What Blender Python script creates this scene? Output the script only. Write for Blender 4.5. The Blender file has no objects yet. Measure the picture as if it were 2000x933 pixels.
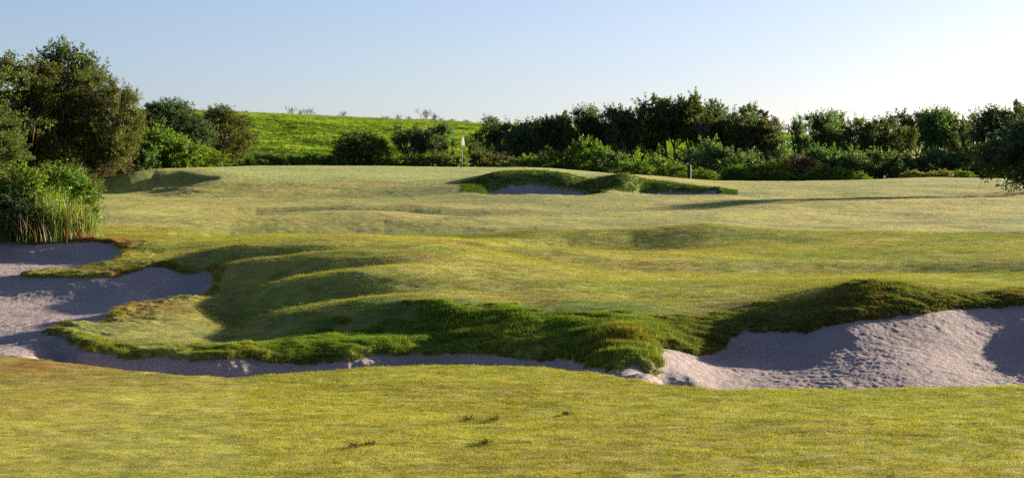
import bpy, math, random
import numpy as np

RNG = np.random.default_rng(7)
F = 3867.0          # focal length in photo pixels (photo is 2000 px wide)
CAMZ = 1.8
HROW = 400.0        # horizon row
SUN_EL = 10.5
SUN_AZ = 38.0       # degrees beyond "straight right", away from the camera
scene = bpy.context.scene
COL = scene.collection

def zrow(row, y): return CAMZ + (HROW - row) / F * y
def xpx(px, y): return (px - 1000.0) / F * y

# ------------------------------------------------------------------ noise
def _hash(ix, iy, seed):
    h = (ix.astype(np.int64) * 374761393 + iy.astype(np.int64) * 668265263 + seed * 974634777) & 0xFFFFFFFF
    h = ((h ^ (h >> 13)) * 1274126177) & 0xFFFFFFFF
    h = ((h ^ (h >> 16)) * 2246822519) & 0xFFFFFFFF
    return ((h ^ (h >> 15)) & 0xFFFFFF) / float(0xFFFFFF)

def vnoise(x, y, seed=0):
    ix = np.floor(x); iy = np.floor(y)
    fx = x - ix; fy = y - iy
    ix = ix.astype(np.int64); iy = iy.astype(np.int64)
    ux = fx * fx * fx * (fx * (fx * 6 - 15) + 10); uy = fy * fy * fy * (fy * (fy * 6 - 15) + 10)
    a = _hash(ix, iy, seed); b = _hash(ix + 1, iy, seed)
    c = _hash(ix, iy + 1, seed); d = _hash(ix + 1, iy + 1, seed)
    return (a * (1 - ux) + b * ux) * (1 - uy) + (c * (1 - ux) + d * ux) * uy * 1.0 - 0.5

def fbm(x, y, wl, octs, seed=0, gain=0.5):
    s = 0; a = 1.0
    for k in range(octs):
        s = s + a * vnoise(x / wl + 17.3 * k, y / wl - 9.1 * k, seed + k)
        wl *= 0.47; a *= gain
    return s * 2.0

def sstep(a, b, t):
    t = np.clip((t - a) / (b - a), 0, 1)
    return t * t * (3 - 2 * t)

# ------------------------------------------------------------------ terrain control points
EDGE_PX = np.array([-700, -150, 0, 200, 330, 450, 580, 700, 830, 950, 1050, 1150, 1220, 1300, 1400, 1500, 1700, 2000, 2250, 2800.])
EDGE_RW = np.array([688, 690, 692, 711, 724, 730, 722, 713, 709, 709.5, 714, 723, 735, 748, 755, 757, 755, 748, 742, 735.])
def yedge(px):
    r = np.interp(px, EDGE_PX, EDGE_RW)
    return CAMZ * F / (r - HROW)

CP = []   # (px, y, z)
def R(px, *pairs):
    for row, y in pairs: CP.append((px, y, zrow(row, y)))
def Z(px, *pairs):
    for z, y in pairs: CP.append((px, y, z))

# --- front bunker floor (hidden behind the near crest)
for px in (-400, -200, 0): Z(px, (-0.25, 24.6))
for px in (150, 300, 450): Z(px, (-0.55, 23.6), (-0.62, 25.7))
for px in (600, 750, 900, 1050): Z(px, (-0.65, 23.5), (-0.66, 25.2), (-0.64, 27.0))
Z(1150, (-0.6, 22.6), (-0.5, 24.2)); Z(1220, (-.42, 22.5))
for px in (1300, 1450, 1600, 1750, 1900, 2050): Z(px, (-0.66, 20.6), (-0.64, 22.6), (-0.58, 24.2))
Z(2200, (-.6, 21.5), (-.5, 24), (-.24, 27)); Z(2350, (-.55, 21.5), (-.5, 24), (-.24, 27), (.2, 29)); Z(2700, (-.5, 21.5), (-.45, 24), (-.15, 27), (.3, 29)); Z(3000, (0, 20.5), (.3, 24), (.5, 29)); Z(3200, (0, 20), (.3, 25), (.5, 30))
# --- right bunker sand face
R(1280, (735, 23.8), (700, 25.6), (680, 26.8)); R(1350, (750, 24.6), (715, 26), (690, 27.2))
R(1400, (752, 25), (715, 26.8), (685, 27.9)); R(1450, (752, 25.3), (712, 27.0), (680, 28.0), (646, 29.0))
R(1520, (752, 25.3), (715, 26.9), (685, 28.0), (652, 28.9)); R(1580, (752, 25.2), (710, 26.8), (675, 27.9), (646, 28.8))
R(1640, (752, 25), (705, 26.7), (665, 27.8), (628, 28.6)); R(1720, (752, 25), (700, 26.6), (660, 27.9), (624, 28.8))
R(1800, (750, 25), (700, 26.6), (655, 28.2), (610, 29.3)); R(1860, (750, 25.2), (700, 27), (655, 28.4), (606, 29.7))
R(1940, (748, 25.6), (695, 27.6), (650, 28.9), (600, 30.2)); R(2020, (745, 25.6), (690, 27.4), (645, 28.8), (598, 30.3))
Z(2100, (-.5, 25), (-.2, 27), (.12, 29), (.27, 30.3))
# --- central rough bank
R(493, (702, 27.4)); R(557, (707, 27.5)); R(621, (707, 27.7), (660, 29.3)); R(690, (698, 27.9), (650, 29.8)); R(750, (690, 28.3), (640, 30.0))
R(814, (688, 28.6), (640, 30.0)); R(879, (690, 28.6), (645, 29.8)); R(1007, (696, 28.0), (650, 29.2)); R(1084, (700, 27.5), (655, 28.8))
R(1119, (700, 27)); R(1153, (711, 26), (665, 27.8)); R(1204, (726, 24.6), (680, 26.4)); R(1243, (711, 25)); R(1240, (650, 27.6))
# --- column profiles over the banks and the fairway
R(450, (698, 27.2), (663, 30.2), (640, 32.2), (622, 33.8), (588, 35.8), (572, 37.3), (526, 39), (518, 40.5), (487, 42), (470, 48), (458, 56), (450, 60), (418, 72), (398, 84), (372, 96), (345, 104), (333, 116), (326, 132))
R(536, (704, 27.5), (633, 31.0), (624, 31.9), (611, 32.5), (598, 33.7), (564, 35.2), (547, 37.1), (511, 38.5), (500, 40.4), (480, 41.6), (468, 48), (456, 55))
R(621, (607, 31.4), (583, 33.4), (545, 34.8), (528, 37), (504, 38), (479, 41.2), (466, 50))
R(710, (589, 31.5), (568, 33.4), (534, 34.5), (518, 37), (502, 37.8), (478, 41), (464, 50), (450, 59.5), (416, 66), (402, 80), (382, 92), (345, 104), (336, 116), (326, 132))
R(800, (584, 31.6), (556, 33.7), (531, 34.8), (500, 37.8), (478, 41), (464, 50))
R(900, (587, 31.5), (562, 33.8), (535, 35.2), (500, 39), (478, 43), (459, 57), (424, 66), (405, 78), (387, 88), (366, 96), (348, 101), (338, 116), (329, 132))
R(1000, (592, 31.9), (568, 34), (540, 35.8), (505, 41), (474, 51), (452, 60), (425, 68), (405, 78))
R(1110, (600, 31.0), (570, 33.6), (543, 36.5), (505, 44), (476, 54.5), (449, 61.5), (425, 69), (405, 79))
R(1240, (620, 29.7), (600, 31), (578, 33.4), (547, 38), (505, 46), (474, 55.5), (443, 62.5), (422, 70), (403, 80))
R(1400, (645, 29), (620, 30.2), (585, 32), (550, 37), (510, 46), (469, 56.5), (438, 62), (418, 70), (402, 80), (386, 88), (372, 94), (364, 104), (353, 122))
R(1500, (612, 30.4), (590, 31.3), (575, 32.8), (553, 36.5), (515, 46), (465, 58), (435, 66), (410, 75), (390, 81.5), (375, 96), (370, 101), (354, 122))
R(1600, (566, 32.0), (552, 36), (520, 45), (460, 60), (428, 69), (404, 77), (389, 82.5), (378, 96), (366, 104), (353, 122))
R(1700, (590, 29.6), (554, 30.8), (552, 33.5), (520, 45), (455, 60), (422, 71), (403, 78), (386, 84), (376, 96), (363, 104), (351, 124))
R(1820, (575, 30.8), (564, 33), (542, 38), (510, 48), (455, 61), (420, 72), (402, 79), (384, 85.5), (374, 98), (358, 110), (347, 125))
R(2000, (578, 31), (562, 33.5), (540, 39), (500, 49), (450, 62), (418, 73), (398, 81), (382, 86.5), (369, 99), (360, 110), (349, 126))
R(2200, (565, 33.5), (540, 39), (500, 50), (450, 63), (418, 73), (395, 84), (375, 98), (360, 110), (348, 126))
R(2500, (565, 33.5), (540, 39), (500, 50), (450, 63), (418, 73), (395, 84), (375, 98), (360, 110), (345, 126))
# --- green-side bunkers
for px in (980, 1060, 1150): R(px, (386, 87.5)); Z(px, (1.96, 91), (1.98, 95.1))
R(930, (386, 88), (372, 94), (352, 98.5), (345, 103))
R(966, (374, 96.2), (360, 97.1), (346, 97.9), (340, 108), (329, 130)); R(1032, (378, 95.9), (362, 97.0), (347, 97.9), (341, 108), (329, 130)); R(1098, (379, 95.8), (368, 96.6), (348, 97.8), (341, 110), (331, 128))
R(1140, (377, 95), (359, 97.6), (347, 104)); R(1180, (378, 91), (360, 97), (345, 104), (339, 112)); R(1217, (381, 91), (358, 95), (341, 97.5), (341, 108))
R(1250, (378, 94.9), (366, 96.3), (356, 97.2), (357, 102), (342, 110), (345, 122)); Z(1300, (2.0, 93.4)); R(1300, (386, 88), (374, 95.7), (362, 97), (358, 104), (345, 111), (350, 122))
Z(1360, (2.0, 93.2)); R(1360, (386, 88), (378, 95.4), (366, 97.2), (362, 104), (352, 112))
R(1415, (386, 88), (379, 94), (371, 98))
# --- left: sand, banks, knoll
R(-300, (478, 50), (520, 44), (560, 38.5), (600, 34), (650, 29)); 
R(0, (476, 49), (505, 47.8), (520, 45.5), (530, 43), (547, 40), (580, 38.3), (602, 36.3), (625, 33.5), (645, 31), (670, 28.4)); R(100, (480, 48.8), (503, 47.5), (520, 44.6), (533, 41.6), (547, 39.6), (562, 39.0), (580, 38.2), (602, 36.3), (622, 33.6), (638, 31.1))
R(58, (481, 48.8)); R(190, (474, 49), (500, 47.4), (518, 44), (532, 40.9), (547, 39.4), (562, 38.8), (580, 38.0), (600, 36.3), (617, 33.8), (634, 31))
R(238, (490, 47.5), (505, 44.8), (516, 42.6), (530, 40.8), (542, 39.9), (572, 37.4), (604, 33.4))
R(315, (512, 42.3), (520, 41.6), (550, 39.6), (567, 38.8), (582, 37.6), (597, 34.9)); R(360, (520, 42), (550, 40.2), (570, 38.8), (586, 36)); R(400, (514, 42), (540, 40.5), (562, 39.0))
R(423, (513, 41.2), (552, 38.4)); R(436, (500, 41.3))
R(135, (640, 30), (655, 28.6), (680, 27.2)); R(90, (648, 29.4), (662, 28.0)); R(180, (638, 30.3), (660, 28.7), (690, 26.8)); R(252, (620, 31.6), (645, 29.8), (670, 28.4), (700, 27.0)); R(315, (602, 33), (640, 30.6), (668, 28.8), (698, 27))
R(380, (584, 34.4), (612, 32.6), (640, 31), (665, 29.2), (702, 27.1))
R(0, (695, 25.6)); R(60, (700, 25.2)); R(-300, (695, 25.4))
R(300, (502, 45), (472, 48.5), (445, 61), (415, 70), (400, 80), (382, 95), (373, 101.3), (352, 104.2), (336, 106.3), (330, 108.5), (333, 121))
R(200, (466, 50.5), (440, 62), (410, 73), (395, 84), (379, 96), (375, 102), (362, 104), (352, 106.3), (357, 116))
R(50, (466, 51), (430, 65), (400, 80), (380, 96), (368, 110)); R(-300, (466, 51), (430, 65), (400, 80), (380, 96), (368, 110))
R(250, (380, 96.5), (375, 101.4), (360, 103.6), (345, 105), (339, 107), (346, 118)); R(350, (367, 98.5), (358, 103.3), (341, 106), (329, 109), (327, 125)); R(420, (352, 101), (346, 104), (334, 108.5), (327, 128))
R(560, (450, 59.5), (420, 66), (404, 80), (384, 92), (346, 104), (336, 114), (326, 132))
Z(1500, (1.9, 88)); Z(1600, (1.85, 88.5)); Z(1700, (1.9, 89)); Z(1820, (1.93, 90)); Z(2000, (1.98, 91.5))
# --- behind the skyline
for px in (-400, -100, 200, 400, 600, 800, 1000, 1200, 1400, 1600, 1800, 2000, 2200, 2500): Z(px, (2.9, 150), (2.3, 178), (2.1, 210))

CPA = np.array(CP)
VS = 20.0
def uv(px, y): return px / 100.0, VS * np.log(np.maximum(y, 1.0))
cu, cv = uv(CPA[:, 0], CPA[:, 1]); cz = CPA[:, 2]
def tps_k(r2): return r2 * np.log(r2 + 1e-12)
n = len(cz)
K = tps_k((cu[:, None] - cu[None]) ** 2 + (cv[:, None] - cv[None]) ** 2) + np.eye(n) * 0.015
Pm = np.stack([np.ones(n), cu, cv], 1)
A = np.zeros((n + 3, n + 3)); A[:n, :n] = K; A[:n, n:] = Pm; A[n:, :n] = Pm.T
W = np.linalg.lstsq(A, np.concatenate([cz, np.zeros(3)]), rcond=None)[0]
U0, DU = -5.0, 0.1
V0, V1 = VS * math.log(18.5), VS * math.log(215.0)
NU = 380; NV = 700; DV = (V1 - V0) / (NV - 1)
gu = U0 + np.arange(NU) * DU; gv = V0 + np.arange(NV) * DV
TG = np.zeros((NV, NU))
for j in range(NV):
    r2 = (gu[:, None] - cu[None]) ** 2 + (gv[j] - cv[None]) ** 2
    TG[j] = tps_k(r2) @ W[:n] + W[n] + W[n + 1] * gu + W[n + 2] * gv[j]

def T(px, y):
    u, v = uv(px, y)
    a = np.clip((u - U0) / DU, 1, NU - 2.001); b = np.clip((v - V0) / DV, 1, NV - 2.001)
    i = np.floor(a).astype(int); j = np.floor(b).astype(int); fa = a - i; fb = b - j
    def w(t): return (-.5*t+t*t-.5*t**3, 1-2.5*t*t+1.5*t**3, .5*t+2*t*t-1.5*t**3, -.5*t*t+.5*t**3)
    wa = w(fa); wb = w(fb); s = 0
    for q in range(4):
        jj = np.clip(j + q - 1, 0, NV - 1); r = 0
        for p in range(4):
            r = r + wa[p] * TG[jj, np.clip(i + p - 1, 0, NU - 1)]
        s = s + wb[q] * r
    return s

# sand outlines: (px, y)
SAND = [(-600,50),(-250,50),(0,49.4),(58,48.9),(100,49.2),(135,49.4),(180,49.2),(216,48.7),(238,47.4),(240,44.8),(207,42.7),(157,42),(90,41.5),(42,40.9),(48,40.3),(112,39.9),(180,39.6),(225,39.8),(270,41),(315,41.7),(360,41),(405,41),(423,40.6),(421,38.3),(405,37.6),(391,36.8),(342,35.4),(306,34.4),(270,33.8),(234,32.9),(211,31.2),(180,30.6),(135,30.3),(98,29.8),(85,29.2),(108,28.4),(153,27.3),(180,26.9),(252,26.95),(315,27.0),(360,27.0),(450,27.1),(490,27.3),(497,27.35),(557,27.5),(621,27.62),(690,27.85),(750,28.25),(814,28.5),(879,28.6),(1007,28),(1084,27.5),(1119,27),(1153,26),(1204,24.6),(1243,25),(1275,24.5),(1283,25.5),(1277,26.9),(1354,27.2),(1400,27.9),(1422,28.6),(1447,29.0),(1477,29.0),(1524,29.0),(1558,28.9),(1583,28.7),(1617,28.6),(1647,28.55),(1702,28.8),(1745,29.0),(1804,29.3),(1817,29.45),(1851,29.8),(1898,30),(1936,30.2),(2000,30.4),(2120,30.3),(2280,30),(2600,30),(2850,29),(2900,26),(2850,21.8)]
fr = [(px, float(yedge(px)) + .22) for px in np.arange(2820, -601, -60)]
SAND = SAND + fr
GS1 = [(949,95.6),(985,96.7),(1032,97.0),(1085,96.6),(1131,95.9),(1168,95.2),(1170,89.5),(1100,88.6),(1032,88.4),(973,89.2)]
GS2 = [(1238,92),(1250,95.0),(1296,95.7),(1350,95.5),(1400,94.2),(1415,89.5),(1329,89),(1256,89.6)]
def world(poly): return np.array([(xpx(p, y), y) for p, y in poly])
POLYS = [world(SAND), world(GS1), world(GS2)]
def psdf(P, x, y):
    inside = np.zeros(x.shape, bool); d2 = np.full(x.shape, 1e9)
    m = len(P)
    for k in range(m):
        ax, ay = P[k]; bx, by = P[(k + 1) % m]
        c = ((ay > y) != (by > y)) & (x < (bx - ax) * (y - ay) / (by - ay + 1e-12) + ax)
        inside ^= c
        ex, ey = bx - ax, by - ay
        t = np.clip(((x - ax) * ex + (y - ay) * ey) / (ex * ex + ey * ey + 1e-12), 0, 1)
        d2 = np.minimum(d2, (x - ax - t * ex) ** 2 + (y - ay - t * ey) ** 2)
    d = np.sqrt(d2)
    return np.where(inside, -d, d)
def sand_sdf(x, y):
    s = np.full(x.shape, 99.0)
    for P in POLYS:
        mg = 9.0 if P[:, 1].min() > 60 else 4.5; lo = P.min(0) - mg; hi = P.max(0) + mg
        m = (x > lo[0]) & (x < hi[0]) & (y > lo[1]) & (y < hi[1])
        if m.any():
            s[m] = np.minimum(s[m], psdf(P, x[m], y[m]))
    px = 1000 + F * x / np.maximum(y, 1.0)
    fuzz = 0.05 * fbm(x, y, 0.32, 3, 91, .7)
    front = np.exp(-((y - yedge(px)) / 0.5) ** 2)
    return s + fuzz * (1 - 0.6 * front) * np.where(y > 60, np.where(x < -10, .4, .8), 1.0)

SCARPS = [  # crest line px, y, drop; width of the drop, run-out
 ([400, 430, 536, 621, 800, 964], [41.6, 42, 41.6, 41.2, 41, 42], [0, .08, .08, .08, .06, 0], .9, 1.6),
 ([250, 340, 450, 536, 621, 716, 860], [38.8, 39, 39, 38.5, 38, 37.8, 38], [0, .05, .07, .08, .08, .06, 0], .9, 1.4),
 ([250, 330, 450, 536, 621, 707, 814, 960], [35.6, 35.8, 35.8, 35.2, 34.8, 34.5, 34.8, 35.2], [0, .05, .08, .09, .09, .08, .06, 0], .9, 1.4),
 ([300, 430, 536, 621, 710, 800, 900, 1040], [30.6, 30.8, 31.0, 31.4, 31.5, 31.6, 31.5, 31.2], [0, .06, .08, .12, .14, .12, .1, 0], .9, 1.6),
 ([950, 1020, 1110, 1240, 1400, 1580], [57.0, 58.5, 60, 61.5, 62, 63.5], [0, .34, .42, .36, .2, 0], 3.6, 8),
 ([330, 450, 600, 750, 900, 1050], [64, 66, 67, 67.5, 66.5, 66], [0, .28, .34, .32, .25, 0], 4.0, 9),
 ([650, 900, 1200, 1600, 2000, 2400], [50, 49, 47, 48, 47, 47], [0, .16, .2, .2, .15, 0], 2.0, 5),
 ([250, 500, 800, 1100], [78, 80, 79, 77], [0, .4, .4, 0], 3.5, 8),
 ([1400, 1500, 1650, 1800, 2000], [72, 74, 75, 74, 72], [0, .1, .12, .1, 0], 3.5, 8),
 ([150, 200, 250, 300, 350, 430], [106.3, 106.6, 107, 108, 108, 105.5], [0, .45, .6, .6, .4, 0], 2.4, 3.5),
 ([1080, 1140, 1220, 1290, 1390], [106, 107, 108.5, 108, 106], [0, .4, .5, .5, 0], 2.5, 6)]
def scarps(px, y):
    h = 0
    for P, Yc, Am, w, L in SCARPS:
        yc = np.interp(px, P, Yc); A = np.interp(px, P, Am, left=0)
        t = yc - y + (.5 if w < 1.5 else 0) * vnoise(px / 210.0, y * 0, 77 + len(P))
        h = h - A * sstep(0, w * 1.3, t) * (1 - sstep(w * 1.2, w + L, t))
    return h
def H(x, y, s=None, fine=True):
    px = 1000 + F * x / np.maximum(y, 1.0)
    ye = yedge(px)
    fg = 0.02 * fbm(x, y, 3.5, 3, 5) - 0.02
    t = T(px, y)
    t = t + scarps(px, y) * (1 if s is None else 1)
    far = sstep(185, 215, y)
    t = t * (1 - far) + 2.1 * far
    w = sstep(0.0, 1.15, y - ye + 0.12)
    h = fg * (1 - w) + t * w
    if s is None: s = sand_sdf(x, y)
    turf = sstep(-0.02, 0.10, s)
    h = h - .22 * sstep(0.0, .42, -s) * sstep(60, 130, px) * (1 - sstep(1120, 1210, px)) * (y < 29.6) * sstep(.3, 1.0, y - ye)
    amp = sstep(24, 45, y) * (1 - sstep(185, 215, y))
    und = 0.060 * fbm(x, y, 5.0, 3, 11, .55) * (0.25 + .75 * amp) + .035 * amp * fbm(x * .7, y, 11., 2, 14)
    und = und * (1 - .85 * np.exp(-((y - 89) / 6.0) ** 2) * sstep(700, 1000, px) * (1 - sstep(1400, 1650, px)))
    und = und * sstep(0.0, 2.0, s) * (1 - .6 * sstep(100, 112, y) * (1 - sstep(135, 150, y)))
    h = h + und
    lipw = sstep(0.2, 1.2, y - ye)
    h = h + turf * lipw * (.07 * np.exp(-(np.maximum(s, 0) / 1.5) ** 2) + .10 * sstep(84, 88, y) * np.exp(-(np.maximum(s, 0) / 3.0) ** 2))
    rough = np.exp(-(np.maximum(s, 0) / .9) ** 2) * turf * lipw
    h = h + rough * .035 * fbm(x, y, .33, 3, 31, .6)
    h = h + (1 - turf) * (0.008 * fbm(x, y, .6, 2, 51) + .0045 * fbm(x * 1.0, y * .8, .12, 3, 57, .8))
    h = h + turf * .006 * fbm(x, y, .25, 2, 61) 
    return h

HILLY = 400.0
def hill_crest_row(px): return np.interp(px, [-1200, 0, 250, 440, 560, 760, 950, 1520, 1750, 2400], [206, 213, 216, 220, 224, 234, 243.5, 264, 285, 330])

# ------------------------------------------------------------------ helpers for meshes and things
def mesh_np(name, verts, faces_flat, loop_tot, mats=(), smooth=False):
    me = bpy.data.meshes.new(name)
    nv = len(verts); nf = len(loop_tot)
    me.vertices.add(nv); me.vertices.foreach_set('co', np.ascontiguousarray(verts, dtype=np.float32).ravel())
    me.loops.add(len(faces_flat)); me.loops.foreach_set('vertex_index', np.ascontiguousarray(faces_flat, dtype=np.int32))
    me.polygons.add(nf)
    ls = np.concatenate([[0], np.cumsum(loop_tot)[:-1]]).astype(np.int32)
    me.polygons.foreach_set('loop_start', ls)
    me.polygons.foreach_set('loop_total', np.asarray(loop_tot, dtype=np.int32))
    me.polygons.foreach_set('use_smooth', np.full(nf, bool(smooth)))
    for m in mats: me.materials.append(m)
    me.update(calc_edges=True)
    return me
def add_col(me, cols, name='tint'):
    at = me.attributes.new(name, 'FLOAT_COLOR', 'POINT')
    c4 = np.ones((len(cols), 4), np.float32); c4[:, :3] = cols
    at.data.foreach_set('color', c4.ravel())
def link(name, me, parent=None, **props):
    o = bpy.data.objects.new(name, me); COL.objects.link(o)
    if parent is not None: o.parent = parent
    for k, v in props.items(): o[k] = v
    return o

# ------------------------------------------------------------------ materials
def nt_new(name):
    m = bpy.data.materials.new(name); m.use_nodes = True
    nt = m.node_tree; nt.nodes.clear()
    return m, nt, nt.nodes, nt.links
def N(nodes, t, **kw):
    nd = nodes.new(t)
    for k, v in kw.items(): setattr(nd, k, v)
    return nd
def colour_jitter(nodes, links, src, scale, amt, pos):
    nz = N(nodes, 'ShaderNodeTexNoise'); nz.inputs['Scale'].default_value = scale; nz.inputs['Detail'].default_value = 4
    links.new(pos, nz.inputs['Vector'])
    mr = N(nodes, 'ShaderNodeMapRange'); mr.inputs[1].default_value = .3; mr.inputs[2].default_value = .7
    mr.inputs[3].default_value = 1 - amt; mr.inputs[4].default_value = 1 + amt
    links.new(nz.outputs['Fac'], mr.inputs[0])
    vm = N(nodes, 'ShaderNodeVectorMath', operation='SCALE')
    links.new(src, vm.inputs[0]); links.new(mr.outputs[0], vm.inputs['Scale'])
    return vm.outputs[0]

def mat_ground(name, bump_scale, bump_h, bump2, jit):
    m, nt, nodes, links = nt_new(name)
    out = N(nodes, 'ShaderNodeOutputMaterial'); b = N(nodes, 'ShaderNodeBsdfPrincipled')
    b.inputs['Roughness'].default_value = .9; b.inputs['Specular IOR Level'].default_value = .2
    at = N(nodes, 'ShaderNodeAttribute', attribute_name='tint'); geo = N(nodes, 'ShaderNodeNewGeometry')
    c = colour_jitter(nodes, links, at.outputs['Color'], 3.0, jit, geo.outputs['Position'])
    c = colour_jitter(nodes, links, c, 40.0, jit, geo.outputs['Position'])
    links.new(c, b.inputs['Base Color'])
    n1 = N(nodes, 'ShaderNodeTexNoise'); n1.inputs['Scale'].default_value = bump_scale; n1.inputs['Detail'].default_value = 5; n1.inputs['Roughness'].default_value = .65
    links.new(geo.outputs['Position'], n1.inputs['Vector'])
    bp = N(nodes, 'ShaderNodeBump'); bp.inputs['Strength'].default_value = 1; bp.inputs['Distance'].default_value = bump_h
    links.new(n1.outputs['Fac'], bp.inputs['Height'])
    n2 = N(nodes, 'ShaderNodeTexNoise'); n2.inputs['Scale'].default_value = bump_scale * .18; n2.inputs['Detail'].default_value = 3
    links.new(geo.outputs['Position'], n2.inputs['Vector'])
    bp2 = N(nodes, 'ShaderNodeBump'); bp2.inputs['Strength'].default_value = 1; bp2.inputs['Distance'].default_value = bump2
    links.new(n2.outputs['Fac'], bp2.inputs['Height']); links.new(bp.outputs[0], bp2.inputs['Normal'])
    links.new(bp2.outputs[0], b.inputs['Normal']); links.new(b.outputs[0], out.inputs[0])
    return m

def mat_leaf(name, col, trans=.35, vary=.35, rough=.5, spec=.3, instancer=False, attr=False, tcol=(1.25, 1.35, .55)):
    m, nt, nodes, links = nt_new(name)
    out = N(nodes, 'ShaderNodeOutputMaterial'); b = N(nodes, 'ShaderNodeBsdfPrincipled')
    b.inputs['Roughness'].default_value = rough; b.inputs['Specular IOR Level'].default_value = spec
    tr = N(nodes, 'ShaderNodeBsdfTranslucent'); mix = N(nodes, 'ShaderNodeMixShader'); mix.inputs[0].default_value = trans
    geo = N(nodes, 'ShaderNodeNewGeometry'); 
    if instancer or attr:
        at = N(nodes, 'ShaderNodeAttribute', attribute_name='tint')
        if instancer: at.attribute_type = 'INSTANCER'
        src = at.outputs['Color']
    else:
        rgb = N(nodes, 'ShaderNodeRGB'); rgb.outputs[0].default_value = (*col, 1); src = rgb.outputs[0]
    oi = N(nodes, 'ShaderNodeObjectInfo')
    # per-leaf variation through island random
    mr = N(nodes, 'ShaderNodeMapRange'); mr.inputs[3].default_value = 1 - vary; mr.inputs[4].default_value = 1 + vary
    links.new(geo.outputs['Random Per Island'], mr.inputs[0])
    vm = N(nodes, 'ShaderNodeVectorMath', operation='SCALE'); links.new(src, vm.inputs[0]); links.new(mr.outputs[0], vm.inputs['Scale'])
    c = colour_jitter(nodes, links, vm.outputs[0], 1.3, vary * .6, geo.outputs['Position'])
    hs = N(nodes, 'ShaderNodeHueSaturation')
    mh = N(nodes, 'ShaderNodeMapRange'); mh.inputs[3].default_value = .488; mh.inputs[4].default_value = .512
    links.new(oi.outputs['Random'], mh.inputs[0]); links.new(mh.outputs[0], hs.inputs['Hue']); links.new(c, hs.inputs['Color'])
    links.new(hs.outputs[0], b.inputs['Base Color'])
    tm = N(nodes, 'ShaderNodeVectorMath', operation='MULTIPLY'); tm.inputs[1].default_value = tcol
    links.new(hs.outputs[0], tm.inputs[0]); links.new(tm.outputs[0], tr.inputs['Color'])
    links.new(b.outputs[0], mix.inputs[1]); links.new(tr.outputs[0], mix.inputs[2]); links.new(mix.outputs[0], out.inputs[0])
    return m
def mat_plain(name, col, rough=.7, scale=6, amt=.3, metallic=0):
    m, nt, nodes, links = nt_new(name)
    out = N(nodes, 'ShaderNodeOutputMaterial'); b = N(nodes, 'ShaderNodeBsdfPrincipled')
    b.inputs['Roughness'].default_value = rough; b.inputs['Metallic'].default_value = metallic
    rgb = N(nodes, 'ShaderNodeRGB'); rgb.outputs[0].default_value = (*col, 1); tc = N(nodes, 'ShaderNodeTexCoord')
    links.new(colour_jitter(nodes, links, rgb.outputs[0], scale, amt, tc.outputs['Object']), b.inputs['Base Color'])
    links.new(b.outputs[0], out.inputs[0]); return m

M_TURF = mat_ground('turf', 85, .020, .007, .20)
M_SAND = mat_ground('sand', 38, .022, .03, .06)
M_BLADE = mat_leaf('grass_blade', (0, 0, 0), .30, .26, .8, .0, instancer=True, tcol=(1.05, 1.15, .7))
M_HILL = mat_ground('hill_grass', 2.5, .25, .4, .2)

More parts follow.
